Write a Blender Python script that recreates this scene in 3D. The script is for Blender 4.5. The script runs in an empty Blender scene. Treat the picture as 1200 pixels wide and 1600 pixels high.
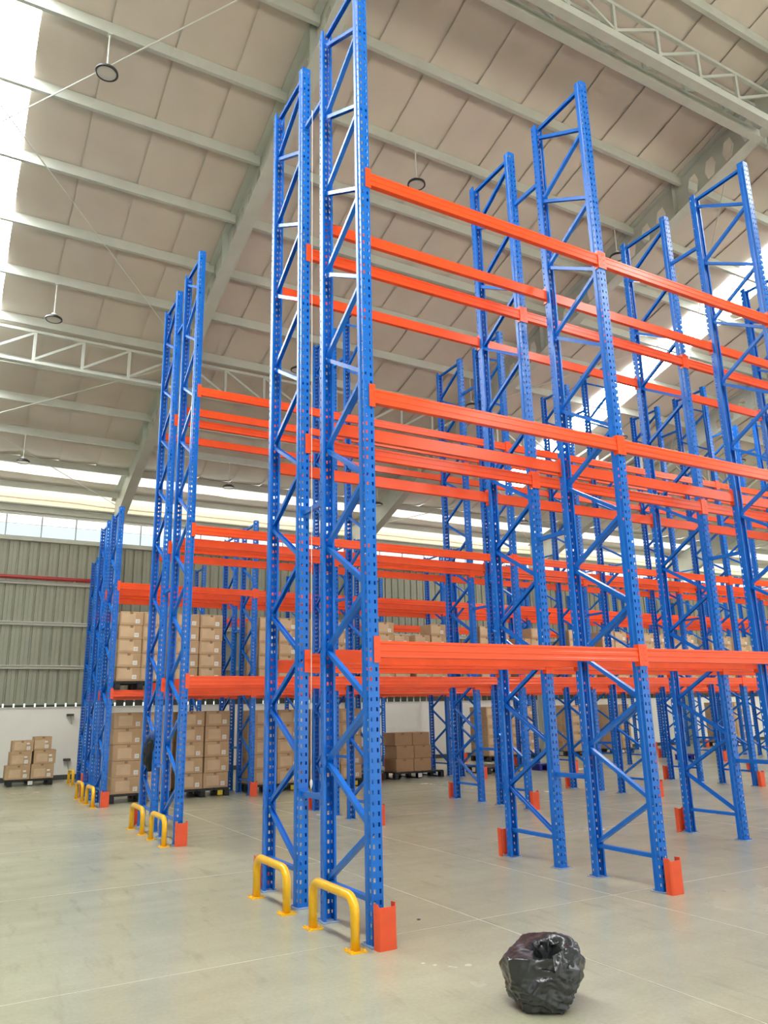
import bpy, bmesh, math, random
from mathutils import Vector, Matrix, noise

random.seed(7)
S = bpy.context.scene
COL = S.collection
PI = math.pi

# ---------------------------------------------------------------- camera
CAM = Vector((-2.9059, -5.3834, 1.6074))
YAW, PIT, ROL, FPX = -0.5159, 0.2545, -0.0225, 1205.31
fw = Vector((-math.sin(YAW) * math.cos(PIT), math.cos(YAW) * math.cos(PIT), math.sin(PIT)))
rt = Vector((math.cos(YAW), math.sin(YAW), 0))
up = rt.cross(fw)
cr, sr = math.cos(ROL), math.sin(ROL)
rt, up = cr * rt + sr * up, -sr * rt + cr * up
cd = bpy.data.cameras.new('camera')
cd.sensor_fit = 'VERTICAL'; cd.sensor_height = 36.0; cd.lens = 36.0 * FPX / 1600.0
cd.clip_start = 0.05; cd.clip_end = 300
cam = bpy.data.objects.new('camera', cd); COL.objects.link(cam)
m = Matrix.Identity(4)
for i in range(3):
    m[i][0], m[i][1], m[i][2], m[i][3] = rt[i], up[i], -fw[i], CAM[i]
cam.matrix_world = m
S.camera = cam

# ---------------------------------------------------------------- world, light, exposure
SKYLIGHT, SKY, SUN = 22.0, 1.4, 62.0
w = bpy.data.worlds.new('daylight'); S.world = w; w.use_nodes = True
bg = w.node_tree.nodes['Background']
bg.inputs[0].default_value = (0.93, 0.97, 1.0, 1); bg.inputs[1].default_value = SKY
S.view_settings.view_transform = 'Standard'
S.view_settings.look = 'None'
S.view_settings.gamma = 1.0
S.view_settings.use_curve_mapping = False
S.view_settings.exposure = 0.24
sd = bpy.data.lights.new('sun', 'SUN'); sd.energy = SUN; sd.angle = math.radians(1.0); sd.color = (1.0, .95, .86)
sun = bpy.data.objects.new('sun', sd); COL.objects.link(sun)
sun.rotation_euler = (0, math.radians(42), 0)     # travels along the building, so it lights the yard but not the hall
S.cycles.max_bounces = 8
S.cycles.diffuse_bounces = 5
S.cycles.glossy_bounces = 3
S.cycles.caustics_reflective = False
S.cycles.caustics_refractive = False
S.cycles.sample_clamp_indirect = 4.0

# ---------------------------------------------------------------- helpers
class MB:
    """collects verts and faces, then links them as ONE mesh"""
    def __init__(s): s.v = []; s.f = []; s.mi = []
    def face(s, pts, mi=0):
        n = len(s.v); s.v += [tuple(p) for p in pts]; s.f.append(tuple(range(n, n + len(pts)))); s.mi.append(mi); return s
    def box(s, x0, x1, y0, y1, z0, z1, mi=0):
        n = len(s.v)
        s.v += [(x, y, z) for z in (z0, z1) for y in (y0, y1) for x in (x0, x1)]
        for f in ((0, 2, 3, 1), (4, 5, 7, 6), (0, 1, 5, 4), (2, 6, 7, 3), (0, 4, 6, 2), (1, 3, 7, 5)):
            s.f.append(tuple(n + i for i in f)); s.mi.append(mi)
        return s
    def cbox(s, x0, x1, y0, y1, z0, z1, b=0.006, mi=0):
        """box with chamfered vertical and top edges"""
        pr = [(x0 + b, y0), (x1 - b, y0), (x1, y0 + b), (x1, y1 - b), (x1 - b, y1), (x0 + b, y1), (x0, y1 - b), (x0, y0 + b)]
        cx, cy = (x0 + x1) / 2, (y0 + y1) / 2
        def ins(p): return (p[0] + (b if p[0] < cx else -b) * .9, p[1] + (b if p[1] < cy else -b) * .9)
        rings = [[(*ins(p), z0) for p in pr], [(*p, z0 + b) for p in pr], [(*p, z1 - b) for p in pr], [(*ins(p), z1) for p in pr]]
        return s.rings(rings, mi)
    def rings(s, rings, mi=0, caps=True, closed=True):
        n = len(s.v); k = len(rings[0])
        for r in rings: s.v += [tuple(p) for p in r]
        for i in range(len(rings) - 1):
            for j in range(k if closed else k - 1):
                a = n + i * k + j; b = n + i * k + (j + 1) % k
                s.f.append((a, b, b + k, a + k)); s.mi.append(mi)
        if caps:
            s.f.append(tuple(n + j for j in range(k - 1, -1, -1))); s.mi.append(mi)
            e = n + (len(rings) - 1) * k
            s.f.append(tuple(e + j for j in range(k))); s.mi.append(mi)
        return s
    def prism(s, prof, a, b, ux, uy, mi=0):
        """closed profile (list of 2D) swept from point a to b, along axes ux, uy"""
        a, b, ux, uy = Vector(a), Vector(b), Vector(ux), Vector(uy)
        return s.rings([[p + ux * q[0] + uy * q[1] for q in prof] for p in (a, b)], mi)
    def tube(s, path, r, n=8, mi=0, caps=True):
        path = [Vector(p) for p in path]; rings = []
        t0 = (path[1] - path[0]).normalized()
        ref = Vector((0, 0, 1)) if abs(t0.z) < .9 else Vector((1, 0, 0))
        nx = t0.cross(ref).normalized()
        for i, p in enumerate(path):
            t = (path[min(i + 1, len(path) - 1)] - path[max(i - 1, 0)]).normalized()
            nx = (nx - t * nx.dot(t)).normalized(); ny = t.cross(nx)
            rr = r[i] if isinstance(r, (list, tuple)) else r
            rings.append([p + (nx * math.cos(2 * PI * j / n) + ny * math.sin(2 * PI * j / n)) * rr for j in range(n)])
        return s.rings(rings, mi, caps)
    def lathe(s, prof, n=24, c=(0, 0, 0), mi=0):
        rings = [[(c[0] + r * math.cos(2 * PI * j / n), c[1] + r * math.sin(2 * PI * j / n), c[2] + z) for j in range(n)] for r, z in prof]
        return s.rings(rings, mi, True)
    def mesh(s, name, *mats, smooth=False, fix=True):
        me = bpy.data.meshes.new(name); me.from_pydata(s.v, [], s.f); me.update()
        for mt in mats: me.materials.append(mt)
        if len(mats) > 1: me.polygons.foreach_set('material_index', s.mi)
        if fix:
            bm = bmesh.new(); bm.from_mesh(me); bmesh.ops.recalc_face_normals(bm, faces=bm.faces); bm.to_mesh(me); bm.free()
        if smooth is True: me.polygons.foreach_set('use_smooth', [True] * len(me.polygons))
        elif smooth: me.polygons.foreach_set('use_smooth', [True] * len(me.polygons)); me.set_sharp_from_angle(angle=smooth)
        return me

def obj(name, me, parent=None, loc=(0, 0, 0), rz=0.0, kind=None):
    o = bpy.data.objects.new(name, me); COL.objects.link(o)
    o.location = loc; o.rotation_euler = (0, 0, rz)
    if parent: o.parent = parent
    if kind: o['kind'] = kind
    return o
def tag(o, label, cat, group=None):
    o['label'] = label; o['category'] = cat
    if group: o['group'] = group
    return o
def thing(name, label, cat, loc=(0, 0, 0), rz=0.0, group=None):
    o = bpy.data.objects.new(name, None); COL.objects.link(o); o.empty_display_size = .1
    o.location = loc; o.rotation_euler = (0, 0, rz)
    return tag(o, label, cat, group)

def mat(name, col, rough=.5, metal=0.0, spec=.5, emit=None, var=0.0, scale=6.0, bump=0.0, bscale=40.0, coat=0.0):
    mt = bpy.data.materials.new(name); mt.use_nodes = True
    nt = mt.node_tree; p = nt.nodes['Principled BSDF']
    p.inputs['Base Color'].default_value = (*col, 1); p.inputs['Roughness'].default_value = rough
    p.inputs['Metallic'].default_value = metal; p.inputs['Specular IOR Level'].default_value = spec
    if coat: p.inputs['Coat Weight'].default_value = coat; p.inputs['Coat Roughness'].default_value = .15
    if emit:
        p.inputs['Emission Color'].default_value = (*emit[0], 1); p.inputs['Emission Strength'].default_value = emit[1]
    if var or bump:
        tc = nt.nodes.new('ShaderNodeTexCoord')
    if var:
        n = nt.nodes.new('ShaderNodeTexNoise'); n.inputs['Scale'].default_value = scale; n.inputs['Detail'].default_value = 4
        r = nt.nodes.new('ShaderNodeMapRange'); r.inputs[1].default_value = .3; r.inputs[2].default_value = .7
        r.inputs[3].default_value = 1 - var; r.inputs[4].default_value = 1 + var
        mx = nt.nodes.new('ShaderNodeMix'); mx.data_type = 'RGBA'; mx.blend_type = 'MULTIPLY'; mx.inputs[0].default_value = 1
        mx.inputs[6].default_value = (*col, 1)
        nt.links.new(tc.outputs['Object'], n.inputs['Vector']); nt.links.new(n.outputs['Fac'], r.inputs[0])
        nt.links.new(r.outputs[0], mx.inputs[7]); nt.links.new(mx.outputs[2], p.inputs['Base Color'])
    if bump:
        n2 = nt.nodes.new('ShaderNodeTexNoise'); n2.inputs['Scale'].default_value = bscale; n2.inputs['Detail'].default_value = 3
        b = nt.nodes.new('ShaderNodeBump'); b.inputs['Strength'].default_value = bump; b.inputs['Distance'].default_value = .01
        nt.links.new(tc.outputs['Object'], n2.inputs['Vector']); nt.links.new(n2.outputs['Fac'], b.inputs['Height'])
        nt.links.new(b.outputs[0], p.inputs['Normal'])
    return mt

M_BLUE = mat('blue_paint', (.006, .145, .60), .26, spec=.36, var=.06, scale=9)
M_ORANGE = mat('orange_paint', (.84, .088, .020), .24, spec=.36, var=.05, scale=5)
M_GUARD = mat('guard_orange', (.80, .095, .03), .42, var=.07, scale=8)
M_YELLOW = mat('yellow_paint', (.90, .50, .008), .28, coat=.3, var=.04)
M_PLATE = mat('plate_steel', (.30, .38, .52), .4, metal=.3)
M_STEEL = mat('roof_steel', (.50, .52, .47), .5, var=.05, scale=3)
M_SHEET = mat('roof_insulation', (.61, .55, .485), .55, var=.05, scale=1.2, bump=.12, bscale=5)
M_CLAD = mat('wall_cladding', (.30, .31, .24), .45, var=.05, scale=2)
M_WHITE = mat('white_plaster', (.87, .86, .79), .8, var=.03, scale=1.0)
M_GIRT = mat('girt_steel', (.62, .63, .57), .5)
M_DARK = mat('dark_skirting', (.055, .058, .052), .6, var=.15)
M_FOAM_SHADE = mat('foam_shade_band', (.05, .055, .045), .9)
M_FRAME = mat('window_frame', (.42, .45, .45), .4)
M_PLAIN = mat('plain_wall', (.60, .60, .55), .8, var=.03)
def translucent_mat(name, diff, trans, f):
    mt = bpy.data.materials.new(name); mt.use_nodes = True; nt = mt.node_tree
    nt.nodes.remove(nt.nodes['Principled BSDF']); out = nt.nodes['Material Output']
    d = nt.nodes.new('ShaderNodeBsdfDiffuse'); d.inputs[0].default_value = (*diff, 1)
    t = nt.nodes.new('ShaderNodeBsdfTranslucent'); t.inputs[0].default_value = (*trans, 1)
    m = nt.nodes.new('ShaderNodeMixShader'); m.inputs[0].default_value = f
    nt.links.new(d.outputs[0], m.inputs[1]); nt.links.new(t.outputs[0], m.inputs[2]); nt.links.new(m.outputs[0], out.inputs[0])
    return mt
M_EAVE = translucent_mat('eave_sheet', (.75, .74, .70), (.50, .48, .44), .16)
M_FASCIA = translucent_mat('fascia_sheet', (.85, .80, .70), (.80, .70, .52), .22)
M_SKYL = mat('skylight_sheet', (.85, .88, .88), .4, emit=((.97, 1.0, 1.0), SKYLIGHT))
def glass_mat(name, tint):
    mt = bpy.data.materials.new(name); mt.use_nodes = True; nt = mt.node_tree
    nt.nodes.remove(nt.nodes['Principled BSDF']); out = nt.nodes['Material Output']
    t = nt.nodes.new('ShaderNodeBsdfTransparent'); t.inputs[0].default_value = (*tint, 1)
    g = nt.nodes.new('ShaderNodeBsdfGlossy'); g.inputs['Roughness'].default_value = .05
    m = nt.nodes.new('ShaderNodeMixShader'); m.inputs[0].default_value = .06
    nt.links.new(t.outputs[0], m.inputs[1]); nt.links.new(g.outputs[0], m.inputs[2]); nt.links.new(m.outputs[0], out.inputs[0])
    return mt
M_PANE = glass_mat('window_glass', (.98, .99, .99))
M_PANE_LOW = glass_mat('window_glass_lower', (.80, .90, .93))
M_BOUNCE = mat('bounce_sheet', (.84, .82, .76), .7)
M_YARD = mat('yard_concrete', (.29, .28, .26), .9, var=.05, scale=.3)
M_RED = mat('red_pipe_paint', (.36, .018, .02), .35)
M_BLACKP = mat('black_plastic', (.012, .013, .013), .45, var=.2)
M_BLUEP = mat('blue_plastic', (.02, .03, .30), .4, var=.1)
M_YLAB = mat('yellow_label', (.62, .48, .02), .5)
M_WLAB = mat('white_label', (.80, .79, .75), .5)
M_LAMP = mat('lamp_black', (.03, .03, .03), .4)
M_LENS = mat('lamp_lens', (.62, .60, .56), .35)
M_GALV = mat('galvanised', (.62, .64, .63), .35, metal=.6)
M_CORD = mat('white_cord', (.8, .78, .72), .7)
M_CLOTH = mat('black_cloth', (.010, .012, .016), .85)
M_CLOTHB = mat('blue_cloth', (.025, .07, .22), .8)
M_TAPE = mat('packing_tape', (.24, .15, .075), .35)
M_JOINT = mat('joint_fill', (.50, .475, .38), .5, var=.12, scale=14)
M_CARTP = mat('plain_cardboard', (.42, .26, .14), .8, var=.06, scale=5)

def carton_mat():
    mt = mat('printed_cardboard', (.43, .29, .165), .8)
    nt = mt.node_tree; p = nt.nodes['Principled BSDF']; N = nt.nodes.new; L = nt.links.new
    tc = N('ShaderNodeTexCoord'); sp = N('ShaderNodeSeparateXYZ'); L(tc.outputs['Object'], sp.inputs[0])
    def rng(sock, a, b):
        g = N('ShaderNodeMath'); g.operation = 'COMPARE'; g.inputs[1].default_value = (a + b) / 2; g.inputs[2].default_value = (b - a) / 2
        L(sock, g.inputs[0]); return g.outputs[0]
    def mul(a, b):
        g = N('ShaderNodeMath'); g.operation = 'MULTIPLY'; L(a, g.inputs[0]); L(b, g.inputs[1]); return g.outputs[0]
    geo = N('ShaderNodeTexCoord'); sn = N('ShaderNodeSeparateXYZ'); L(geo.outputs['Normal'], sn.inputs[0])
    fr = N('ShaderNodeMath'); fr.operation = 'LESS_THAN'; fr.inputs[1].default_value = -.8; L(sn.outputs[1], fr.inputs[0])
    pan = mul(mul(rng(sp.outputs[0], -.20, .07), rng(sp.outputs[2], .05, .245)), fr.outputs[0])
    nz = N('ShaderNodeTexNoise'); nz.inputs['Scale'].default_value = 5; nz.inputs['Detail'].default_value = 4
    oi = N('ShaderNodeObjectInfo'); va = N('ShaderNodeVectorMath'); va.operation = 'ADD'
    L(tc.outputs['Object'], va.inputs[0]); L(oi.outputs['Location'], va.inputs[1]); L(va.outputs[0], nz.inputs['Vector'])
    mx = N('ShaderNodeMix'); mx.data_type = 'RGBA'; mx.inputs[6].default_value = (.47, .315, .18, 1); mx.inputs[7].default_value = (.58, .42, .265, 1)
    L(pan, mx.inputs[0])
    r = N('ShaderNodeMapRange'); r.inputs[1].default_value = .3; r.inputs[2].default_value = .7; r.inputs[3].default_value = .92; r.inputs[4].default_value = 1.08
    L(nz.outputs['Fac'], r.inputs[0])
    m2 = N('ShaderNodeMix'); m2.data_type = 'RGBA'; m2.blend_type = 'MULTIPLY'; m2.inputs[0].default_value = 1
    L(mx.outputs[2], m2.inputs[6]); L(r.outputs[0], m2.inputs[7]); L(m2.outputs[2], p.inputs['Base Color'])
    return mt
M_CART = carton_mat()

def sticker_mat():
    mt = mat('sticker_paper', (.85, .84, .80), .5)
    nt = mt.node_tree; p = nt.nodes['Principled BSDF']; N = nt.nodes.new; L = nt.links.new
    tc = N('ShaderNodeTexCoord'); wv = N('ShaderNodeTexWave'); wv.wave_type = 'BANDS'; wv.bands_direction = 'Z'; wv.inputs['Scale'].default_value = 22
    wv.inputs['Distortion'].default_value = 3; wv.inputs['Detail'].default_value = 2; wv.inputs['Detail Scale'].default_value = 6
    L(tc.outputs['Object'], wv.inputs['Vector'])
    sp = N('ShaderNodeSeparateXYZ'); L(tc.outputs['Object'], sp.inputs[0])
    def rng(sock, a, b):
        g = N('ShaderNodeMath'); g.operation = 'COMPARE'; g.inputs[1].default_value = (a + b) / 2; g.inputs[2].default_value = (b - a) / 2
        L(sock, g.inputs[0]); return g.outputs[0]
    g = N('ShaderNodeMath'); g.operation = 'MULTIPLY'; L(rng(sp.outputs[0], -.032, .032), g.inputs[0]); L(rng(sp.outputs[2], -.03, .03), g.inputs[1])
    h = N('ShaderNodeMath'); h.operation = 'MULTIPLY'; L(g.outputs[0], h.inputs[0]); L(wv.outputs['Fac'], h.inputs[1])
    mx = N('ShaderNodeMix'); mx.data_type = 'RGBA'; mx.inputs[6].default_value = (.85, .84, .80, 1); mx.inputs[7].default_value = (.42, .42, .40, 1)
    L(h.outputs[0], mx.inputs[0]); L(mx.outputs[2], p.inputs['Base Color'])
    return mt
M_STICK = sticker_mat()

def floor_mat():
    mt = mat('polished_concrete', (.5, .47, .4), .25, spec=.5)
    nt = mt.node_tree; p = nt.nodes['Principled BSDF']; N = nt.nodes.new; L = nt.links.new
    tc = N('ShaderNodeTexCoord')
    def nz(scale, det, rough=.6):
        n = N('ShaderNodeTexNoise'); n.inputs['Scale'].default_value = scale; n.inputs['Detail'].default_value = det; n.inputs['Roughness'].default_value = rough
        L(tc.outputs['Object'], n.inputs['Vector']); return n
    a, b, c = nz(.45, 5), nz(3.2, 6, .7), nz(38, 4)
    mp = N('ShaderNodeMapping'); mp.inputs['Scale'].default_value = (.35, 2.2, 1); mp.inputs['Rotation'].default_value = (0, 0, .4)
    L(tc.outputs['Object'], mp.inputs['Vector']); sm = N('ShaderNodeTexNoise'); sm.inputs['Scale'].default_value = 1.6; sm.inputs['Detail'].default_value = 6
    L(mp.outputs[0], sm.inputs['Vector'])
    def ramp(src, lo, hi, c0, c1):
        r = N('ShaderNodeValToRGB'); r.color_ramp.elements[0].position = lo; r.color_ramp.elements[1].position = hi
        r.color_ramp.elements[0].color = (*c0, 1); r.color_ramp.elements[1].color = (*c1, 1); L(src, r.inputs[0]); return r
    r1 = ramp(a.outputs['Fac'], .35, .68, (.370, .362, .255), (.415, .408, .294))
    def mult(x, src, lo, hi, v0, v1):
        r = ramp(src, lo, hi, (v0,) * 3, (v1,) * 3)
        mx = N('ShaderNodeMix'); mx.data_type = 'RGBA'; mx.blend_type = 'MULTIPLY'; mx.inputs[0].default_value = 1
        L(x, mx.inputs[6]); L(r.outputs[0], mx.inputs[7]); return mx.outputs[2]
    x = mult(r1.outputs[0], b.outputs['Fac'], .2, .8, .93, 1.06)
    x = mult(x, c.outputs['Fac'], .3, .7, .94, 1.05)
    x = mult(x, sm.outputs['Fac'], .25, .7, .92, 1.04)
    mp2 = N('ShaderNodeMapping'); mp2.inputs['Scale'].default_value = (2.6, .55, 1); mp2.inputs['Rotation'].default_value = (0, 0, -.9)
    L(tc.outputs['Object'], mp2.inputs['Vector']); s2 = N('ShaderNodeTexNoise'); s2.inputs['Scale'].default_value = 2.2; s2.inputs['Detail'].default_value = 8; s2.inputs['Roughness'].default_value = .65
    L(mp2.outputs[0], s2.inputs['Vector']); x = mult(x, s2.outputs['Fac'], .30, .44, .84, 1.0)
    L(x, p.inputs['Base Color'])
    rr = N('ShaderNodeMapRange'); rr.inputs[1].default_value = .3; rr.inputs[2].default_value = .7; rr.inputs[3].default_value = .22; rr.inputs[4].default_value = .28
    L(a.outputs['Fac'], rr.inputs[0]); L(rr.outputs[0], p.inputs['Roughness'])
    bp = N('ShaderNodeBump'); bp.inputs['Strength'].default_value = .012; bp.inputs['Distance'].default_value = .01
    L(a.outputs['Fac'], bp.inputs['Height']); L(bp.outputs[0], p.inputs['Normal'])
    return mt
M_FLOOR = floor_mat()

def bag_mat():
    mt = mat('bin_liner_plastic', (.022, .025, .027), .24, spec=.7, bump=.35, bscale=22)
    return mt
M_BAG = bag_mat()

ORD = ['first', 'second', 'third', 'fourth', 'fifth', 'sixth', 'seventh', 'eighth', 'ninth', 'tenth', 'eleventh', 'twelfth', 'thirteenth', 'fourteenth', 'fifteenth', 'sixteenth']

# ================================================================ SETTING
XL, XR, YB, YW = -24.0, 46.0, -18.0, 18.8        # left, right, behind the camera, far wall
SL = .27                                          # roof slope
def zp(y): return 13.0 - SL * y                   # underside of the purlins
RIDGE = -6.0
def zr(y): return zp(y) + .2                      # roof sheet
floor = obj('floor', MB().box(XL, XR, YB, YW + .3, -.2, 0).mesh('floor', M_FLOOR), kind='structure')
def joint(x0, x1, y0, y1): obj('joint_line', MB().box(x0, x1, y0, y1, -.02, .0012).mesh('joint_line', M_JOINT), floor)
for x in (1.02, 2.48, 6.9, 12.8, -4.9):
    joint(x - .004, x + .004, -17, 18.4)
for y in (.16, 3.14, -2.9, 6.1, 9.1):
    joint(-20, 40, y - .003, y + .003)
rs = random.Random(3)
for k in range(2):                                # pale hairline scratches on the concrete
    cx, cy, an, ln = rs.uniform(-1.5, 6), rs.uniform(-1.5, 5), rs.uniform(-.5, .5), rs.uniform(.5, 1.3)
    d = Vector((math.cos(an), math.sin(an), 0)); nn = Vector((-d.y, d.x, 0)) * .0022
    pts = [Vector((cx, cy, .0016)) + d * (t * ln) + nn * 18 * math.sin(t * 3) for t in [i / 6 for i in range(7)]]
    mb = MB()
    for a, b in zip(pts, pts[1:]): mb.face([a - nn, b - nn, b + nn, a + nn])
    obj('scratch_line', mb.mesh('scratch_line', M_JOINT), floor)

wall = obj('wall_back', MB().box(XL, XR, YW, YW + .2, 0, 1.97).mesh('wall_back', M_WHITE), kind='structure')
obj('baseboard_back', MB().box(XL, XR, YW - .02, YW, 0, .13).mesh('baseboard_back', M_DARK), kind='structure')
obj('bounce_panel', MB().box(XL, XR, YW + .3, YW + 9, 6.1, 6.15).mesh('bounce_panel', M_BOUNCE), wall)   # added unseen reflector outside, bounces sun through the strip window onto the eave
wl = obj('wall_left', MB().box(XL - .2, XL, YB, YW + .2, 0, 14.2).mesh('wall_left', M_PLAIN), kind='structure')
wr = obj('wall_right', MB().box(XR, XR + .2, YB, YW + .2, 0, 14.2).mesh('wall_right', M_PLAIN), kind='structure')
wf = obj('wall_front', MB().box(XL, XR, YB - .2, YB, 4.6, 11.5).mesh('wall_front', M_PLAIN), kind='structure')   # unseen side, opened below to let daylight into the hall
obj('ground', MB().box(-140, 160, -140, YB - .2, -.35, -.15).box(-140, 160, YW + .35, 150, -.35, -.15).mesh('ground', M_YARD), kind='structure')

# corrugated cladding: 1.08 m sheets, four recessed ribs each
def clad_mesh(n):
    mb = MB(); P = .27; z0, z1 = 1.97, 6.69
    for k in range(n):
        x = k * P
        pr = [(x, 0), (x + .095, 0), (x + .10, -.006), (x + .105, 0), (x + .205, 0), (x + .218, .045), (x + .254, .045), (x + .27, 0)]
        for i, (a, b) in enumerate(zip(pr, pr[1:])):
            lo = z0 + (.10 if i == 5 else 0.0)    # the rib stands open at its foot, daylight shows there
            mb.face([(a[0], a[1], lo), (b[0], b[1], lo), (b[0], b[1], z1), (a[0], a[1], z1)])
    return mb.mesh('cladding_sheet', M_CLAD, fix=False)
cme = clad_mesh(4)
for i in range(52):
    obj('cladding_sheet', cme, wall, (-9.7 + i * 1.08, YW + .02, 0))
mb = MB().box(XL, -9.7, YW + .02, YW + .1, 1.97, 6.66)
obj('cladding_end', mb.mesh('cladding_end', M_CLAD), wall)
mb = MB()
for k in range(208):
    mb.box(-9.7 + k * .27 - .012, -9.7 + k * .27 + .206, YW - .006, YW + .016, 1.972, 2.03 if k < 42 else 2.16)  # taller dark blocks on the right paint in the shade on the cladding foot
obj('foam_shade_band', mb.mesh('foam_shade_band', M_FOAM_SHADE), wall, kind='stuff')
obj('ledge_flashing', MB().box(XL, XR, YW - .03, YW + .02, 1.945, 1.972).mesh('ledge_flashing', M_GIRT), wall)
for z in (3.07, 4.29, 5.46):
    pr = [(-.09, -.05), (0, -.05), (0, .05), (-.09, .05), (-.09, .03), (-.012, .03), (-.012, -.03), (-.09, -.03)]
    obj('girt', MB().prism(pr, (XL, YW + .015, z), (XR, YW + .015, z), (0, 1, 0), (0, 0, 1)).mesh('girt', M_GIRT), wall)
obj('window_sill_beam', MB().box(XL, XR, YW - .10, YW + .11, 6.67, 6.79).mesh('window_sill_beam', M_STEEL), wall)
obj('window_head_beam', MB().box(XL, XR, YW - .06, YW + .06, 7.46, 7.52).mesh('window_head_beam', M_STEEL), wall)
obj('eave_beam', MB().prism([(-.12, 0), (0, 0), (0, .24), (-.12, .24), (-.12, .20), (-.02, .2), (-.02, .04), (-.12, .04)], (XL, YW, 7.53), (XR, YW, 7.53), (0, 1, 0), (0, 0, 1)).mesh('eave_beam', M_STEEL), wall)
obj('fascia_sheet', MB().face([(XL, YW + .08, 7.5), (XR, YW + .08, 7.5), (XR, YW + .08, 8.14), (XL, YW + .08, 8.14)]).mesh('fascia_sheet', M_FASCIA), wall)
pth = [(XL + .35 * k, YW + .035, 7.955 + .035 * noise.noise((k * .21, 2.5, 0)) + .022 * noise.noise((k * .75, 7.5, 0))) for k in range(200)]
obj('insulation_roll', MB().tube(pth, .022, 6).mesh('insulation_roll', M_FASCIA, smooth=True), wall)
# strip window
WX0, WP, NWIN = -9.37, .95, 46
fm = MB()
fm.box(0, .035, -.03, .03, 6.79, 7.46); fm.box(.035, .95, -.03, .03, 6.79, 6.815); fm.box(.035, .95, -.03, .03, 7.435, 7.46); fm.box(.035, .95, -.012, .012, 7.165, 7.18)
fme = fm.mesh('window', M_FRAME)
pu = MB().box(.035, .95, -.004, .004, 7.18, 7.435).mesh('pane', M_PANE)
pl = MB().box(.035, .95, -.004, .004, 6.815, 7.165).mesh('pane_lower', M_PANE_LOW)
for i in range(NWIN):
    o = obj('window_%d' % (i + 1), fme, None, (WX0 + i * WP, YW + .02, 0), kind='structure')
    obj('pane', pu, o); obj('pane', pl, o)
obj('wall_infill', MB().box(XL, WX0, YW, YW + .1, 6.79, 7.46).box(WX0 + NWIN * WP, XR, YW, YW + .1, 6.79, 7.46).mesh('wall_infill', M_CLAD), wall)

# ---- roof
PUR = [-4.4, -3.1, -1.75, -.45, .9, 2.2, 3.53, 4.87, 6.15, 7.5, 8.85, 10.15, 11.5, 12.85, 14.2, 15.57, 16.92, 18.2]
RAF = [-15.2, -7.0, 1.2, 9.4, 17.6, 25.8, 34.0, 42.2]
SKX = [(-3.95, -2.65), (13.08, 14.2), (29.45, 30.75)]
ceiling = obj('ceiling', MB().box(XL, XR, YB, RIDGE - 14, 0, .05).mesh('ceiling', M_SHEET), kind='structure')
me = MB()
def slope2(y): return zr(2 * RIDGE - y)           # the roof beyond the ridge, over the camera's back
def slab(mb, x0, x1, y0, z0, y1, z1, t=.05):
    mb.rings([[(x0, y0, z0), (x1, y0, z0), (x1, y0, z0 + t), (x0, y0, z0 + t)], [(x0, y1, z1), (x1, y1, z1), (x1, y1, z1 + t), (x0, y1, z1 + t)]])
edges = [XL] + [e for s in SKX for e in s] + [XR]
cm = MB()
slab(cm, XL, XR, YB - .2, slope2(YB - .2), -20, slope2(-20))
for a, b in zip(edges[0::2], edges[1::2]): slab(cm, a, b, -20, slope2(-20), RIDGE, slope2(RIDGE))
old = ceiling.data; ceiling.data = cm.mesh('ceiling', M_SHEET); bpy.data.meshes.remove(old)
for a, b in SKX:
    mb = MB(); slab(mb, a, b, -20, slope2(-20), RIDGE, slope2(RIDGE), .01); obj('skylight_panel', mb.mesh('skylight_panel', M_SKYL), ceiling)

def sag_profile(y0, y1):
    """stations along the slope of the insulation: it bellies between purlins, most of all near the eave"""
    ps = [p for p in PUR if y0 - .01 < p < y1 + .01]
    ps = ([y0] if not ps or ps[0] > y0 + .02 else []) + ps + ([y1] if not ps or ps[-1] < y1 - .02 else [])
    out = []
    for a, b in zip(ps, ps[1:]):
        d = .012 if b < 13.5 else (.05 if b < 15.8 else .15)
        n = 3 if b < 13.5 else 6
        for k in range(n):
            t = k / n; out.append((a + (b - a) * t, d * 4 * t * (1 - t)))
    out.append((ps[-1], 0)); return out
def sheet(x0, x1, y0, y1, seed):
    st = sag_profile(y0, y1); mb = MB(); nx = 5
    rows = []
    for y, d in st:
        row = []
        for i in range(nx):
            t = i / (nx - 1); x = x0 + (x1 - x0) * t
            wob = noise.noise((x * .9, y * .6, 3.0)) * (.5 if y > 15 else .06)
            fold = .022 * t ** 2 - .008 * (1 - t)
            row.append((x, y, zr(y) - d * (1 + wob) - (.015 * math.sin(PI * t) if d else 0) + fold))
        rows.append(row)
    return mb.rings(rows, caps=False, closed=False).mesh('insulation_sheet', M_SHEET, smooth=True)
seed = 0
for a, b in zip(edges[0::2], edges[1::2]):
    n = max(1, round((b - a) / 1.0)); w_ = (b - a) / n
    for i in range(n):
        obj('insulation_sheet', sheet(a + i * w_ - .02, a + (i + 1) * w_ + .0, RIDGE, PUR[-2], seed), ceiling); seed += 1
for a, b in SKX:
    obj('insulation_sheet', sheet(a - .02, b + .02, 14.95, PUR[-2], seed), ceiling)
    ys = [RIDGE] + [p for p in PUR if p < 14.95] + [14.95]
    for y0, y1 in zip(ys, ys[1:]):
        mb = MB(); slab(mb, a, b, y0, zr(y0) - .02, y1, zr(y1) - .02, .01)
        obj('skylight_panel', mb.mesh('skylight_panel', M_SKYL), ceiling)
mb = MB(); slab(mb, XL, XR, RIDGE - .3, zr(RIDGE) + .1, PUR[-2] - .02, zr(PUR[-2]) + .09, .03)  # opaque slab added over sheets and skylights to stop sun leaking through seams
obj('sun_block_deck', mb.mesh('sun_block_deck', M_CLAD), ceiling)
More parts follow.
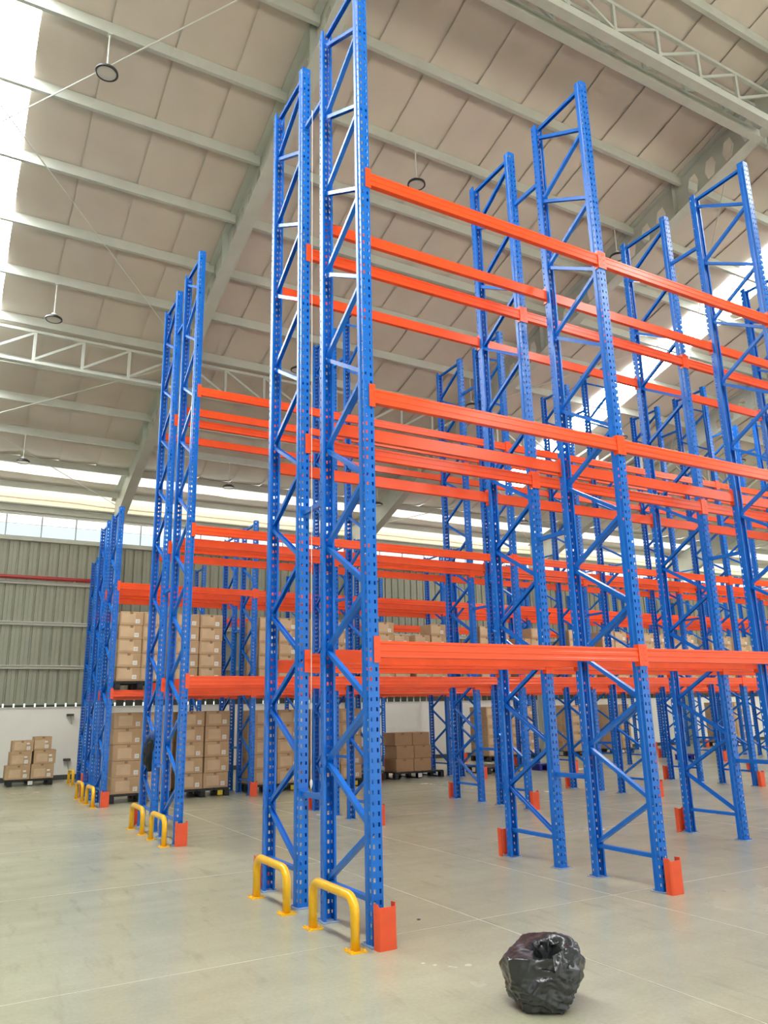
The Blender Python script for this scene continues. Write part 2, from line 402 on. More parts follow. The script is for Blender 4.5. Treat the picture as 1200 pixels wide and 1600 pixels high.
# the last bay: sunlit translucent sheeting, half covered by loose insulation with a wavy hem
n = 70
for i in range(n):
    x0, x1 = XL + i * (XR - XL) / n, XL + (i + 1) * (XR - XL) / n
    if -9 < x0 < 34:
        mb = MB().face([(x0, PUR[-2], zr(PUR[-2]) + .02), (x1, PUR[-2], zr(PUR[-2]) + .02), (x1, YW + .09, zr(YW + .09) + .02), (x0, YW + .09, zr(YW + .09) + .02)])
        obj('eave_sheet', mb.mesh('eave_sheet', M_EAVE), ceiling)
        rows = []
        for j in range(7):
            x = x0 + (x1 - x0) * j / 6
            e = 17.74 + .085 * noise.noise((x * .55, 1.2, 0)) + .03 * noise.noise((x * 1.7, 4.2, 0))
            rows.append([(x, e + (18.3 - e) * t, zr(e + (18.3 - e) * t) - .012 - .03 * math.sin(PI * t)) for t in (0, .25, .5, .75, 1)])
        obj('insulation_hem', MB().rings(rows, caps=False, closed=False).mesh('insulation_hem', M_SHEET, smooth=True), ceiling)
mb = MB(); slab(mb, XL, -9, PUR[-2], zr(PUR[-2]), YW + .1, zr(YW + .1)); slab(mb, 34, XR, PUR[-2], zr(PUR[-2]), YW + .1, zr(YW + .1))
obj('eave_end', mb.mesh('eave_end', M_SHEET), ceiling)
# purlins: lipped channels between the rafters
SU = Vector((0, -SL, -1)).normalized()            # pointing out of the roof's underside
pp = [(-.035, .2), (-.035, 0), (.035, 0), (.035, .022), (.028, .022), (.028, .007), (-.028, .007), (-.028, .193), (.035, .193), (.035, .2)]
bays = list(zip([XL] + RAF, RAF + [XR]))
for y in PUR:
    for x0, x1 in bays:
        if x1 < -10 and y < 3: continue
        obj('purlin', MB().prism(pp, (x0 + .015, y, zp(y)), (x1 - .015, y, zp(y)), (0, 1, 0), (0, 0, 1)).mesh('purlin', M_STEEL), ceiling)
# rafters: castellated I-beams with a haunch at the wall
def rafter(x):
    top = lambda y: zp(y) + .17
    dep = lambda y: .80 if y < 14.6 else .80 + .38 * (y - 14.6) / 4.0
    bot = lambda y: top(y) - dep(y)
    o = None
    mb = MB(); P = .43; hw, hh = .13, .21
    y = RIDGE; k = 0
    while y < 14.6 - P:
        c = y + P / 2; zm = (top(c) + bot(c)) / 2 - .02
        def pt(yy, zz): return (x, yy, zz - SL * (yy - c))
        T, B = top(c), bot(c)
        if k % 5 == 2:
            mb.face([pt(y, B), pt(y + P, B), pt(y + P, T), pt(y, T)])
        else:
            l, r = y, y + P
            mb.face([pt(l, zm + hh), pt(r, zm + hh), pt(r, T), pt(l, T)])
            mb.face([pt(l, B), pt(r, B), pt(r, zm - hh), pt(l, zm - hh)])
            for sg, e in ((-1, l), (1, r)):
                mb.face([pt(e, zm), pt(c + sg * hw, zm), pt(c + sg * hw * .55, zm + hh), pt(e, zm + hh)])
                mb.face([pt(e, zm - hh), pt(c + sg * hw * .55, zm - hh), pt(c + sg * hw, zm), pt(e, zm)])
        y += P; k += 1
    yy = [y, 14.6, 16, 17.4, YW - .1]
    for a, b in zip(yy, yy[1:]): mb.face([(x, a, bot(a)), (x, b, bot(b)), (x, b, top(b)), (x, a, top(a))])
    web = mb.mesh('rafter', M_STEEL, fix=False)
    r = obj('rafter', web, ceiling)
    fl = MB()
    st = [RIDGE, 14.6, YW - .1]
    for f, t in ((bot, .016), (top, -.016)):
        fl.rings([[(x - .13, s, f(s)), (x + .13, s, f(s)), (x + .13, s, f(s) + t), (x - .13, s, f(s) + t)] for s in st])
    obj('flange', fl.mesh('flange', M_STEEL), r)
    sm = MB()
    for s in [RIDGE + P * (kk + .5) for kk in range(47) if kk % 10 == 2] + [14.6]:
        sm.box(x - .115, x + .115, s - .006, s + .006, bot(s) + .01, top(s) - .01)
    obj('stiffener', sm.mesh('stiffener', M_STEEL), r)
for x in RAF:
    if -8 < x < 35: rafter(x)
for x in RAF:
    cmb = MB(); h = 7.45
    cmb.box(x - .006, x + .006, YW - .42, YW - .06, 0, h); cmb.box(x - .12, x + .12, YW - .43, YW - .415, 0, h); cmb.box(x - .12, x + .12, YW - .065, YW - .05, 0, h)
    if x != 1.2 or True: obj('wall_column', cmb.mesh('wall_column', M_STEEL), wall)
# bracing trusses along the building
def truss(y, double):
    zt, zb = zp(y) - .10, zp(y) - .88
    for x0, x1 in bays:
        if x1 < -6 or x0 > 34: continue
        x0, x1 = max(x0, -15.2) + .14, x1 - .14
        t = MB()
        for s in ((-.16, .16) if double else (0,)):
            t.box(x0, x1, y + s - .03, y + s + .03, zt - .06, zt)
            t.box(x0, x1, y + s - .03, y + s + .03, zb, zb + (.07 if not double else .20))
            t.box(x0, x1, y + s - (.075), y + s + (.075), zb - .014, zb - .001)
        T = obj('roof_truss', t.mesh('roof_truss', M_STEEL), ceiling)
        n = 8; w_ = (x1 - x0) / n; cb = zb + (.23 if double else .10)
        for s in ((-.16, .16) if double else (0,)):
            for k in range(1, n):
                xx = x0 + k * w_
                obj('truss_post', MB().box(xx - .03, xx + .03, y + s - .025, y + s + .025, zb + .05, zt - .05).mesh('truss_post', M_STEEL), T)
            for k in range(n):
                a, b = x0 + k * w_, x0 + (k + 1) * w_
                za, zc = (zt - .05, cb) if k < n / 2 else (cb, zt - .05)
                A, B = Vector((a, y + s, za)), Vector((b, y + s, zc)); d = (B - A).normalized()
                A += d * .03; B -= d * .03; nrm = Vector((-d.z, 0, d.x))
                obj('truss_diagonal', MB().prism([(-.025, -.02), (.025, -.02), (.025, .02), (-.025, .02)], A, B, nrm, (0, 1, 0)).mesh('truss_diagonal', M_STEEL), T)
truss(1.5, True)
truss(11.5, False)
# cross ties in the braced bays
for xa, xb in ((-7.0, 1.2), (9.4, 17.6), (25.8, 34.0)):
    for ya, yb in ((2.2, 11.2), (11.8, 18.5)):
        for A, B in (((xa, ya), (xb, yb)), ((xa, yb), (xb, ya))):
            obj('tie_rod', MB().tube([(A[0] + .01, A[1], zp(A[1]) - .06), (B[0] - .01, B[1], zp(B[1]) - .06)], .013, 6).mesh('tie_rod', M_GIRT), ceiling)
# sprinkler main on the far wall
t = thing('fire_pipe', 'dark red horizontal fire pipe high on the grey-green far wall', 'pipe', (0, YW - .15, 5.585))
obj('pipe_run', MB().tube([(-6.85, 0, 0), (.6, 0, 0), (.85, 0, 0), (.93, .015, 0), (.96, .05, 0)], .055, 12).mesh('pipe_run', M_RED, smooth=True), t)
for x in (-6.0, -2.6, .2): obj('pipe_bracket', MB().prism([(-.05, -.056), (.115, -.056), (.115, -.16), (.105, -.16), (.105, -.066), (-.05, -.066)], (x - .02, 0, 0), (x + .02, 0, 0), (0, 1, 0), (0, 0, 1)).mesh('pipe_bracket', M_GIRT), t)
for z, nm in ((1.74, 'upper'), (.53, 'lower')):
    t = thing('wall_bracket', 'small dark steel bracket on white wall near rack end, %s of the two' % nm, 'bracket', (.36, YW, z), 0, 'wall brackets')
    obj('arm', MB().box(-.07, .11, -.16, -.0, -.03, .03).mesh('arm', M_DARK), t)
    obj('strut', MB().prism([(-.012, -.012), (.012, -.012), (.012, .012), (-.012, .012)], (.03, -.12, -.03), (.09, -.0, -.26), (1, 0, 0), (0, 1, 0)).mesh('strut', M_FRAME), t)

# ================================================================ RACKING
BAY, DEP, GAP, PITCH = 2.9416, .80, .5439, 5.3987
ROWNAME = ['nearest', 'second', 'third']
H_TALL, H_LOW = 8.75, 5.88

def post_mesh(h):
    """omega upright with two columns of punched slots in its face; face at y=-.042, open back"""
    mb = MB(); P, sh = .075, .030; f = -.042
    xs = [-.0475, -.032, -.016, .016, .032, .0475]
    n = int(h / P)
    for k in range(n):
        z0 = k * P; z1 = z0 + P - sh; z2 = z0 + P
        mb.face([(xs[0], f, z0), (xs[5], f, z0), (xs[5], f, z1), (xs[0], f, z1)])
        for a, b in ((0, 1), (2, 3), (4, 5)):
            mb.face([(xs[a], f, z1), (xs[b], f, z1), (xs[b], f, z2), (xs[a], f, z2)])
    if n * P < h: mb.face([(xs[0], f, n * P), (xs[5], f, n * P), (xs[5], f, h), (xs[0], f, h)])
    for s in (-1, 1):
        pr = [(.0475, f), (.0475, f + .036), (.056, f + .046), (.056, f + .088), (.036, f + .088), (.036, f + .078)]
        for k in range(n):                        # one column of slots in the side wall
            z0 = k * P; z1 = z0 + P - .024; z2 = z0 + P
            mb.face([(s * .0475, f, z0), (s * .0475, f + .036, z0), (s * .0475, f + .036, z1), (s * .0475, f, z1)])
            for ya, yb_ in ((0, .012), (.026, .036)):
                mb.face([(s * .0475, f + ya, z1), (s * .0475, f + yb_, z1), (s * .0475, f + yb_, z2), (s * .0475, f + ya, z2)])
        mb.face([(s * .0475, f, n * P), (s * .0475, f + .036, n * P), (s * .0475, f + .036, h), (s * .0475, f, h)])
        for a, b in zip(pr[1:], pr[2:]):
            mb.face([(s * a[0], a[1], 0.008), (s * b[0], b[1], .008), (s * b[0], b[1], h), (s * a[0], a[1], h)])
    return mb.mesh('post', M_BLUE, fix=False)
def brace_mesh(a, b, name):
    a, b = Vector(a), Vector(b); d = (b - a).normalized(); nrm = d.cross(Vector((1, 0, 0))).normalized()
    pr = [(-.022, -.018), (.022, -.018), (.022, .018), (.017, .018), (.017, -.013), (-.017, -.013), (-.017, .018), (-.022, .018)]
    return MB().prism(pr, a, b, (1, 0, 0), nrm).mesh(name, M_BLUE)
plate_me = MB().box(-.075, .075, -.085, .085, 0, .008).box(.045, .062, -.07, -.053, .008, .022).box(-.062, -.045, .05, .067, .008, .022).mesh('base_plate', M_PLATE)
PO = {h: post_mesh(h) for h in (H_TALL, H_LOW)}
def node(k):                                      # zigzag: even k on the inner post, odd on the outer
    return (DEP - .03 if k % 2 == 0 else .03, .32 + .46 * k)
d_up = brace_mesh((0, DEP - .03, 0), (0, .03, .43), 'diagonal_brace')
d_dn = brace_mesh((0, .03, 0), (0, DEP - .03, .43), 'diagonal_brace')
hor = brace_mesh((0, .03, 0), (0, DEP - .03, 0), 'horizontal_brace')
def rack_frame(x, y, rz, h, label, group):
    t = thing('rack_frame', label, 'rack frame', (x, y, 0), rz, group)
    me = PO[h]
    obj('post', me, t); obj('post', me, t, (0, DEP, 0), PI)
    obj('base_plate', plate_me, t); obj('base_plate', plate_me, t, (0, DEP, 0))
    obj('horizontal_brace', hor, t, (0, 0, .29))
    k = 0
    while node(k + 1)[1] < h - .1:
        obj('diagonal_brace', d_up if k % 2 == 0 else d_dn, t, (0, 0, node(k)[1])); k += 1
    obj('horizontal_brace', hor, t, (0, 0, h - .07))
    return t
bpr = [(-.043, 0), (-.046, .003), (-.046, .024), (-.042, .029), (-.042, .048), (-.046, .053), (-.046, .080), (-.042, .085), (-.042, .104), (-.046, .109), (-.046, .126), (-.042, .13),
       (-.014, .13), (-.014, .105), (.006, .105), (.006, 0)]
LEVELS = [2.155, 4.285, 6.435]
LNAME = ['bottom', 'middle', 'top']
def beam_mesh(): return MB().prism(bpr, (.0575, 0, -.13), (BAY - .0575, 0, -.13), (0, 1, 0), (0, 0, 1)).mesh('beam', M_ORANGE)
def conn_mesh():
    mb = MB(); mb.box(.0525, .0575, -.052, .006, -.17, .035); mb.box(.001, .0575, -.055, -.0495, -.17, .035)
    for z in (-.13, -.07, -.01): mb.box(.02, .03, -.058, -.055, z, z + .014)
    return mb.mesh('end_connector', M_ORANGE)
beam_me, conn_me = beam_mesh(), conn_mesh()
conn_r = conn_me.copy(); conn_r.transform(Matrix.Scale(-1, 4, (1, 0, 0))); conn_r.flip_normals()
def beam(x, y, z, rz, label, group):
    t = thing('rack_beam', label, 'rack beam', (x, y, z), rz, group)
    obj('beam', beam_me, t); obj('end_connector', conn_me, t); obj('end_connector', conn_r, t, (BAY, 0, 0))
    return t
sp_me = MB().box(-.02, .02, .045, GAP - .045, -.022, .022).mesh('spacer_bar', M_BLUE)
spf_me = MB().box(-.035, .035, .0425, .0475, -.045, .045).mesh('spacer_flange', M_BLUE)
def guard_mesh():
    mb = MB(); w_, d, h, t = .075, .10, .30, .006
    d = .072
    pr = [(-w_, d), (-w_, .012), (-w_ + .012, 0), (w_ - .012, 0), (w_, .012), (w_, d), (w_ - t, d), (w_ - t, .015), (w_ - .015, t), (-w_ + .015, t), (-w_ + t, .015), (-w_ + t, d)]
    top = [h - .004, h, h - .022, h - .022, h, h - .004, h - .004, h, h - .022, h - .022, h, h - .004]
    mb.rings([[(p[0], p[1], .0) for p in pr], [(p[0], p[1], tz) for p, tz in zip(pr, top)]])
    mb.box(-.055, .055, .02, .07, .001, .007)
    return mb.mesh('post_guard', M_GUARD)
guard_me = guard_mesh()
gbolt = MB()
gbolt.lathe([(.011, .007), (.011, .018), (.006, .021)], 8, (0, .045, 0))
gbolt_me = gbolt.mesh('anchor_bolt', M_GALV)
gbody = guard_me; gbody.name = 'guard_channel'
def post_guard(x, y, rz, label, group):
    t = thing('post_guard', label, 'post guard', (x, y, 0), rz, group)
    obj('guard_channel', gbody, t); [obj('anchor_bolt', gbolt_me, t, (xx, 0, 0)) for xx in (-.035, .035)]
def hoop_meshes():
    R, L, hgt, cr = .034, .36, .345, .11
    path = [(0, -L, .006)] + [(0, -L, hgt - cr)]
    for k in range(1, 7):
        a = PI / 2 * k / 6; path.append((0, -L + cr - cr * math.cos(a), hgt - cr + cr * math.sin(a)))
    path += [(p[0], -p[1], p[2]) for p in reversed(path)]
    pm = MB().box(-.065, .065, -.065, .065, 0, .008)
    for a in (-1, 1):
        for b in (-1, 1): pm.lathe([(.01, .008), (.01, .018), (.005, .02)], 8, (a * .048, b * .048, 0))
    return MB().tube(path, R, 16).mesh('hoop_tube', M_YELLOW, smooth=True), pm.mesh('foot_plate', M_YELLOW), L
hoop_me, foot_me, HL = hoop_meshes()
def hoop(x, y, label, group):
    t = thing('hoop_barrier', label, 'barrier', (x, y, 0), 0, group)
    obj('hoop_tube', hoop_me, t); obj('foot_plate', foot_me, t, (0, -HL, 0)); obj('foot_plate', foot_me, t, (0, HL, 0))

ROWS = [(0, 5, 3, H_TALL), (1, 7, 3, H_TALL), (2, 9, 2, H_LOW)]      # row, frames, beam levels, height
LINES = ['front', 'second', 'third', 'rear']
for r, nf, nl, H in ROWS:
    yb = r * PITCH; rn = ROWNAME[r]
    for f in range(nf):
        x = f * BAY
        rack_frame(x, yb, 0, H, 'blue upright frame, front half of %s double rack row, %s from its left end' % (rn, ORD[f]), 'upright frames of the %s rack row' % rn)
        rack_frame(x, yb + 2 * DEP + GAP, PI, H, 'blue upright frame, rear half of %s double rack row, %s from its left end' % (rn, ORD[f]), 'upright frames of the %s rack row' % rn)
        for z, zn in ((.93, 'low'), (3.5, 'middle'), (7.95, 'high')):
            if z > H: continue
            s = thing('row_spacer', 'blue spacer at %s height, joining both halves of %s rack row, %s frame from left' % (zn, rn, ORD[f]), 'rack spacer', (x, yb + DEP, z), 0, 'row spacers')
            obj('spacer_bar', sp_me, s); obj('spacer_flange', spf_me, s); obj('spacer_flange', spf_me, s, (0, GAP - .09, 0))
        post_guard(x + .01, yb - .165, 0, 'orange guard at front foot of %s rack row, %s frame from left' % (rn, ORD[f]), 'post guards')
        post_guard(x - .01, yb + 2 * DEP + GAP + .165, PI, 'orange guard at rear foot of %s rack row, %s frame from left' % (rn, ORD[f]), 'post guards')
    for b in range(nf - 1):
        for l in range(nl):
            for i, yl in enumerate((0, DEP, DEP + GAP, 2 * DEP + GAP)):
                rot = i in (1, 3)
                beam((b + 1) * BAY if rot else b * BAY, yb + yl, LEVELS[l], PI if rot else 0,
                     'orange beam, %s level, %s line of %s double rack row, %s bay from left' % (LNAME[l], LINES[i], rn, ORD[b]), 'beams of the %s rack row' % rn)
    for y, nm in ((.31, 'front'), (1.57, 'rear')):
        hoop(-.19, yb + y, 'yellow hoop barrier at left end of %s double rack row, %s one' % (rn, nm), 'yellow hoop barriers')
TX, TY = .5, 16.5
for f in range(9):
    x = TX + f * BAY
    rack_frame(x, TY, 0, H_LOW, 'blue upright frame of single rack row by the far wall, %s from its left end' % ORD[f], 'upright frames of the wall rack row')
    post_guard(x + .01, TY - .165, 0, 'orange guard at front foot of wall rack row, %s frame from left' % ORD[f], 'post guards')
    if f < 8:
        for l in range(2):
            beam(x, TY, LEVELS[l] + .085, 0, 'orange beam, %s level, front line of wall rack row, %s bay from left' % (LNAME[l], ORD[f]), 'beams of the wall rack row')
            beam(x + BAY, TY + DEP, LEVELS[l] + .085, PI, 'orange beam, %s level, rear line of wall rack row, %s bay from left' % (LNAME[l], ORD[f]), 'beams of the wall rack row')
hoop(TX - .25, TY + .31, 'yellow hoop barrier at left end of single rack row by far wall', 'yellow hoop barriers')

# ================================================================ PALLETS AND CARTONS
def pallet_meshes(w_, d, mtl):
    dk = MB()
    n = 7; s = w_ / n
    for i in range(n): dk.box(i * s, i * s + s * .86, 0, d, .145, .165)
    for y in (0, d / 2 - .05, d - .1): dk.box(0, w_, y, y + .1, .125, .145)
    rn = MB()
    rn.box(0, .11, 0, d, 0, .02)
    for y in (0, d / 2 - .07, d - .14): rn.cbox(0, .11, y, y + .14, .02, .125, .008)
    return dk.mesh('deck', mtl), rn.mesh('runner', mtl)
PAL = {}
def pallet(x, y, z, w_, d, label, mtl=M_BLACKP, lab=M_YLAB, labx=None):
    key = (w_, d, mtl.name)
    if key not in PAL: PAL[key] = pallet_meshes(w_, d, mtl)
    dk, rn = PAL[key]
    t = thing('pallet', label, 'pallet', (x, y, z), 0, 'pallets')
    obj('deck', dk, t)
    for xx in (0, w_ / 2 - .055, w_ - .11): obj('runner', rn, t, (xx, 0, 0))
    if lab: obj('label_plate', MB().box(-.055, .055, -.005, .001, .025, .120).mesh('label_plate', lab), t, (labx if labx is not None else w_ / 2, 0, 0))
    return t
CM = {}
def carton_mesh(w_, d, h, mtl):
    k = (w_, d, h, mtl.name)
    if k not in CM:
        CM[k] = MB().cbox(-w_ / 2, w_ / 2, 0, d, 0, h, .008).mesh('box_body', mtl)
    return CM[k]
st_me = MB().box(-.042, .042, -.002, .001, -.04, .04).mesh('sticker', M_STICK)
st2_me = MB().box(-.036, .036, -.002, .001, -.02, .02).mesh('sticker', M_WLAB)
tp_me = MB().box(-.03, .03, -.002, .001, -.045, 0).mesh('tape_end', M_TAPE)
tl_me = MB().box(-.5, .5, -.0015, .001, -.01, .0).mesh('flap_seam', M_TAPE)
def carton(x, y, z, w_, d, h, label, group, mtl=None, stickers=1, rz=0.0, tape=True):
    mtl = mtl or M_CART
    t = thing('carton', label, 'box', (x, y, z), rz, group)
    obj('box_body', carton_mesh(w_, d, h, mtl), t)
    if stickers: obj('sticker', st_me, t, (w_ / 2 - .115, 0, .085))
    if stickers > 1: obj('sticker', st2_me, t, (w_ / 2 - .13, 0, .2))
    if tape: obj('tape_end', tp_me, t, (random.uniform(-.03, .03), 0, h - .004))
    return t
COUNT = [0]
def lay(k, n): return 'bottom layer' if k == 0 else ('top layer' if k == n - 1 else '%s layer up' % ORD[k])
def load(x, y, z, wcol, n, h, where, group, d=.50, back=0, heights=None, pw=None, lab=M_YLAB, kind='labelled', mtl=None, st=1, pd=1.0, labx=None):
    """two columns of cartons on one pallet; back = also the left column of the second rank"""
    pw = pw or 2 * wcol + .04
    pallet(x, y - .02, z, round(pw, 2), pd, 'pallet under the cartons, %s' % where, lab=lab, labx=labx)
    hs = heights or (n, n)
    rr = random.Random(int(x * 100) + int(y * 10) + int(z * 7))
    for c in range(2):
        jx0 = rr.uniform(-.006, .006)
        for k in range(hs[c]):
            cx = x + .02 + wcol * (c + .5) + jx0 + rr.uniform(-.008, .008)
            carton(cx, y + rr.uniform(0, .018), z + .165 + k * h, wcol - .016, d, h - .002, '%s carton, %s, %s column, %s' % (kind, lay(k, hs[c]), ('left', 'right')[c], where), group, mtl, st)
            COUNT[0] += 1
    for k in range(hs[0] if back else 0):
        carton(x + .02 + wcol * .5 + rr.uniform(-.008, .008), y + d + .025, z + .165 + k * h, wcol - .016, .44, h - .002, '%s carton, %s, rear rank, %s' % (kind, lay(k, hs[0]), where), group, mtl, 0, tape=False)
        COUNT[0] += 1
y3 = 2 * PITCH
# on the floor below the third rack row
for i, (x, wc) in enumerate([(.17, .60), (1.48, .545), (3.13, .54), (4.66, .545)]):
    load(x, y3 + .42, 0, wc, 5, .312, '%s load on floor under third rack row' % ORD[i], 'cartons on the floor under the third rack row', back=1, labx=wc * 2 - .16)
# on the bottom beams of the third rack row
hz = random.Random(11)
L1 = [(.06, .475), (1.2, .50), (3.02, .46), (4.25, .50), (6.0, .43), (7.0, .46), (8.95, .47), (10.15, .48), (11.95, .47), (13.2, .48), (14.85, .47), (16.1, .48), (17.8, .47), (19.1, .48)]
HT = [(5, 5), (5, 5), (5, 5), (5, 5), (5, 4), (4, 5), (5, 5), (4, 5), (5, 4), (5, 5), (5, 5), (4, 5), (5, 5), (5, 4)]
for i, (x, wc) in enumerate(L1):
    load(x, y3 - .06, LEVELS[0], wc, 5, .277, '%s load on bottom beams of third rack row' % ORD[i], 'cartons on the bottom beams of the third rack row', back=int(i < 6), heights=HT[i], labx=wc * 2 - .16)
# loads on the floor of the wall rack row
for i, (x, wc, y) in enumerate([(12.75, .52, 15.75), (13.95, .50, 16.0), (16.4, .52, 15.75), (18.35, .52, 15.9), (24.7, .60, 15.9)]):
    load(x, y, 0, wc, 5, .312, '%s load on floor at wall rack row' % ORD[i], 'cartons on the floor at the wall rack row', lab=M_WLAB, back=1)
# plain brown cartons on pallets under the rear half of the third row
def plain(x, y, wc, hs, where, h=.315, pw=1.5):
    pallet(x, y - .05, 0, pw, 1.15, 'black pallet under plain cartons, %s' % where, lab=M_WLAB)
    for c in range(2):
        for k in range(hs[c]):
            off = .03 * (k % 2) - .015
            carton(x + .08 + wc * (c + .5) + off, y + .02 * k, .165 + k * h, wc - .012, .60, h - .003, 'plain brown carton, %s, %s column, %s' % (lay(k, hs[c]), ('left', 'right')[c], where), 'plain brown cartons', M_CARTP, 0)
            COUNT[0] += 1
plain(7.1, 12.05, .52, (3, 3), 'pallet with three layers', pw=1.45)
plain(5.98, 12.22, .40, (2, 2), 'pallet with two layers', pw=.95)
pallet(9.75, 11.75, 0, 1.25, 1.0, 'empty black pallet lying on floor under third rack row', labx=1.1)
pallet(11.45, 11.72, 0, .62, .33, 'left small blue pallet lying on floor under third rack row', M_BLUEP, M_WLAB, .55)
pallet(17.15, 11.71, 0, .70, .36, 'right small blue pallet lying on floor under third rack row', M_BLUEP, M_WLAB, .5)
# six cartons by the white wall
pallet(-1.2, 17.15, 0, 1.06, .9, 'black pallet with six cartons, against the white wall at left', lab=M_WLAB)
for cx, z, w_, h, lb in [(-.98, .165, .58, .345, 'bottom left'), (-.94, .510, .50, .330, 'middle left'), (-.91, .840, .50, .275, 'top left'),
                         (-.40, .165, .545, .365, 'bottom right'), (-.37, .530, .525, .340, 'middle right'), (-.44, .870, .42, .335, 'top right')]:
    carton(cx, 17.17, z, w_, .55, h - .002, 'carton with two white stickers, %s of the stack by the white wall' % lb, 'cartons by the white wall', None, 2)
    COUNT[0] += 1
print('cartons', COUNT[0])

# ================================================================ HANGING LAMPS
LAMPS = [(-1.70, 4.87, 10.97), (3.75, 4.87, 10.97), (8.82, 4.87, 10.97), (14.2, 4.87, 10.97),
         (-1.69, 10.15, 9.46), (3.65, 10.15, 9.46), (8.66, 10.15, 9.46), (14.2, 10.15, 9.46), (19.68, 10.15, 9.5),
         (-1.67, 15.57, 8.05), (3.79, 15.57, 8.05), (8.75, 15.57, 8.09), (14.73, 15.57, 8.12), (19.9, 15.57, 8.1)]
ring_me = MB().lathe([(.10, .075), (.135, .05), (.165, .03), (.168, .0), (.150, -.012), (.138, .0), (.138, .012)], 28).mesh('ring_housing', M_LAMP, smooth=.6)
lens_me = MB().lathe([(.137, .006), (.137, .0), (.05, -.006), (.01, -.007)], 24).mesh('lens', M_LENS, smooth=.6)
hub_me = MB().lathe([(.012, .15), (.045, .14), (.055, .10), (.055, .076)], 14).mesh('driver_box', M_LENS, smooth=.6)
cntr = {}
for x, y, z in LAMPS:
    rw = {4.87: 'nearest', 10.15: 'middle', 15.57: 'farthest'}[y]; cntr[rw] = cntr.get(rw, -1) + 1
    t = thing('pendant_lamp', 'round black-rimmed lamp hanging from the roof, %s lamp row, %s from left' % (rw, ORD[cntr[rw]]), 'lamp', (x, y, z), 0, 'hanging warehouse lamps')
    L = zp(y) - z - .005
    obj('ring_housing', ring_me, t); obj('lens', lens_me, t); obj('driver_box', hub_me, t)
    obj('rod', MB().tube([(0, 0, .14), (0, 0, L)], .012, 6).mesh('rod', M_GIRT), t)
    obj('purlin_clip', MB().box(-.03, .03, -.045, .045, L - .012, L + .004).mesh('purlin_clip', M_GIRT), t)

# ================================================================ SMALL THINGS
t = thing('plumb_line', 'white plumb line hanging between the halves of the nearest rack row', 'plumb line', (-.03, 1.07, 1.0))
obj('cord', MB().tube([(0, 0, .06), (0, 0, 6.93)], .0035, 5).mesh('cord', M_CORD), t)
obj('bob', MB().lathe([(.002, -.02), (.012, .02), (.012, .05), (.004, .065)], 10).mesh('bob', M_CORD, smooth=.6), t)
obj('hook', MB().tube([(0, 0, 6.92), (0, 0, 6.975)], .005, 5).mesh('hook', M_GALV), t)

def jacket():
    """a dark jacket slung over a brace: one draped, folded shell"""
    t = thing('jacket', 'dark jacket with blue shoulders draped over a brace of second rack row', 'jacket', (-.02, 7.0, .88))
    bm = bmesh.new(); bmesh.ops.create_icosphere(bm, subdivisions=4, radius=1)
    for v in bm.verts:
        p = v.co.copy()
        y = p.y * .26; z = p.z * .22; x = p.x * (.10 + .03 * p.z)
        z += -.35 * y - .05 * math.cos(p.y * 2.2)
        n = noise.noise((p.x * 2.5, p.y * 3, p.z * 2)) * .035 + abs(noise.noise((p.y * 6, p.x * 2, p.z))) * .02
        v.co = Vector((x, y, z + .22)) + p * n
        if p.z < -.3: v.co.y *= 1 - .45 * (-p.z - .3)
    me = bpy.data.meshes.new('jacket_body'); bm.to_mesh(me); bm.free(); me.materials.append(M_CLOTH); me.polygons.foreach_set('use_smooth', [True] * len(me.polygons))
    obj('jacket_body', me, t)
    mb = MB(); rings = []
    for i in range(13):
        a = i / 12; y = -.27 + .54 * a; zc = .41 - .35 * y - .55 * (y ** 2) * 2.2
        rings.append([Vector((.075 * math.cos(b) * (1 + .15 * math.sin(i * 2)), y, zc + .035 + .075 * math.sin(b))) for b in [2 * PI * j / 12 for j in range(12)]])
    obj('shoulder_yoke', mb.rings(rings).mesh('shoulder_yoke', M_CLOTHB, smooth=True), t)
jacket()

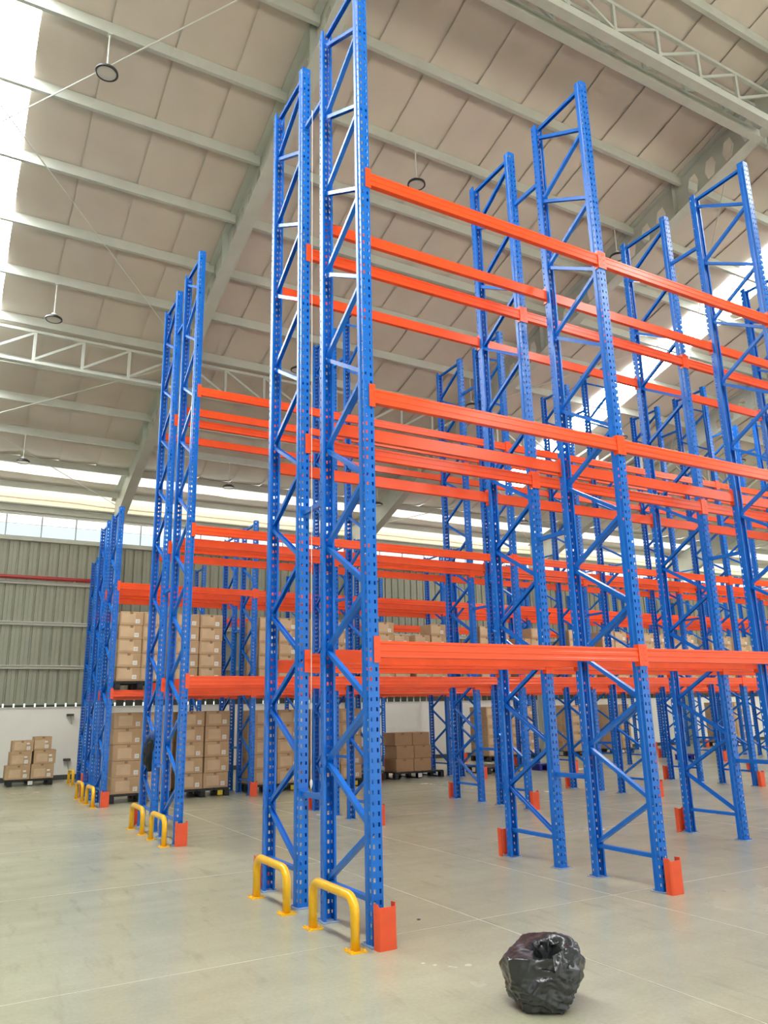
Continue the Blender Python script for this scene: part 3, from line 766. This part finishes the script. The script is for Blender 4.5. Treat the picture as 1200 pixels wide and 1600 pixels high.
def trash_bag():
    t = thing('trash_bag', 'crumpled black plastic bin bag standing on the concrete in the foreground', 'bag', (.235, -1.53, 0), YAW)
    t.scale = (.90, .90, .80)
    # a crumpled film: the hull of many random planes gives flat facets and sharp creases
    rg = random.Random(21); planes = []
    def plane(n, d): planes.append((Vector(n).normalized(), d))
    plane((-1, -.15, .0), .235); plane((1, -.1, -.12), .225); plane((0, 0, -1), .20); plane((-.16, -.12, 1), .185); plane((0, -1, .05), .205); plane((0, 1, 0), .215)
    plane((-.45, -1, .15), .235); plane((.5, -1, -.05), .235); plane((-.9, -.2, -1), .300); plane((.9, -.4, -1), .255); plane((-.8, -.4, .9), .268); plane((.75, -.2, 1), .265)
    for k in range(46):
        n = Vector((rg.gauss(0, 1), rg.gauss(0, 1), rg.gauss(0, .8))).normalized()
        plane(n, .228 + rg.uniform(.0, .04))
    MX, MY = .045, -.095
    bm = bmesh.new(); bmesh.ops.create_icosphere(bm, subdivisions=6, radius=1)
    for v in bm.verts:
        p = v.co.normalized()
        r = min(d / max(n.dot(p), 1e-3) for n, d in planes)
        co = p * r; co.z += .20
        X, Y, Z = co
        d2 = ((X - MX) / .085) ** 2 + ((Y - MY) / .085) ** 2
        if p.z > .1: co += Vector((0, .05, -.13)) * math.exp(-d2 * 1.1)          # the open mouth
        if p.z > .1: co.z += .045 * max(0, min(1, (X + .02) * 7)) * math.exp(-((Y - .02) / .12) ** 2)
        co.x += .05 * math.exp(-((Z - .225) / .05) ** 2) * max(0, p.x) ** 3       # a corner of film sticks out on the right
        if Z < .16: co.x -= .05 * max(0, p.x) * (1 - Z / .16)
        w1 = noise.noise(Vector((co.x * 6, co.y * 6, co.z * 3)))
        q = Vector((co.x * 6, co.y * 6, co.z * 9 + w1 * 1.2))
        r2 = 1 - abs(noise.noise(q + Vector((7, 2, 5)))) * 2
        q3 = Vector((co.x * 7 + w1, co.y * 7, co.z * 26 + co.x * 9 * math.sin(3 * co.x + 1)))
        r3 = 1 - abs(noise.noise(q3 + Vector((1, 9, 4)))) * 2
        r4 = 1 - abs(noise.noise(q * 3.2 + Vector((5, 3, 8)))) * 2
        low = max(0, min(1, 1.3 - co.z / .19))
        co += p * (.017 * (r2 - .5) + .022 * (r3 - .6) * low + .005 * (r4 - .5))
        co.z = max(co.z, .001)
        v.co = co
    me = bpy.data.meshes.new('bag_body'); bm.to_mesh(me); bm.free(); me.materials.append(M_BAG); me.polygons.foreach_set('use_smooth', [True] * len(me.polygons))
    me.set_sharp_from_angle(angle=.7)
    obj('bag_body', me, t)
    # the loose film round the mouth, folded over and hanging down on the right
    rows = []; NA, NP = 56, 12
    for i in range(NA):
        a = i / (NA - 1); ang = PI * (1.12 - 1.62 * a)                            # from the left, round the back, to the front right
        out = Vector((math.cos(ang), math.sin(ang), 0)); hang = max(0, (a - .45) / .55)
        row = []
        for j in range(NP):
            u = j / (NP - 1)
            rad = .075 + (.02 + .075 * hang) * u + .012 * math.sin(ang * 3 + 1)
            z = .318 + .075 * math.sin(min(1, u * (1.4 + .4 * hang)) * PI * (.5 + .38 * hang)) + .02 * math.sin(PI * a) - .02 * hang - .07 * hang * u * u
            nn = noise.noise(Vector((ang * 1.6, u * 2.2, 4))) * .030 + (1 - abs(noise.noise(Vector((ang * 3.1, u * 3, 9)))) * 2 - .5) * .014
            c = Vector((MX, MY + .01, 0)) + out * (rad + nn) + Vector((0, 0, z + nn * .6))
            row.append(c)
        rows.append(row)
    obj('bag_lip', MB().rings(rows, caps=False, closed=False).mesh('bag_lip', M_BAG, smooth=.8), t)
trash_bag()
tag(obj('floor_scrap', MB().lathe([(.012, 0), (.018, .004), (.008, .009)], 7).mesh('floor_scrap', M_DARK), None, (.62, .42, 0)), 'tiny dark scrap lying on the concrete right of the nearest orange guard', 'scrap')
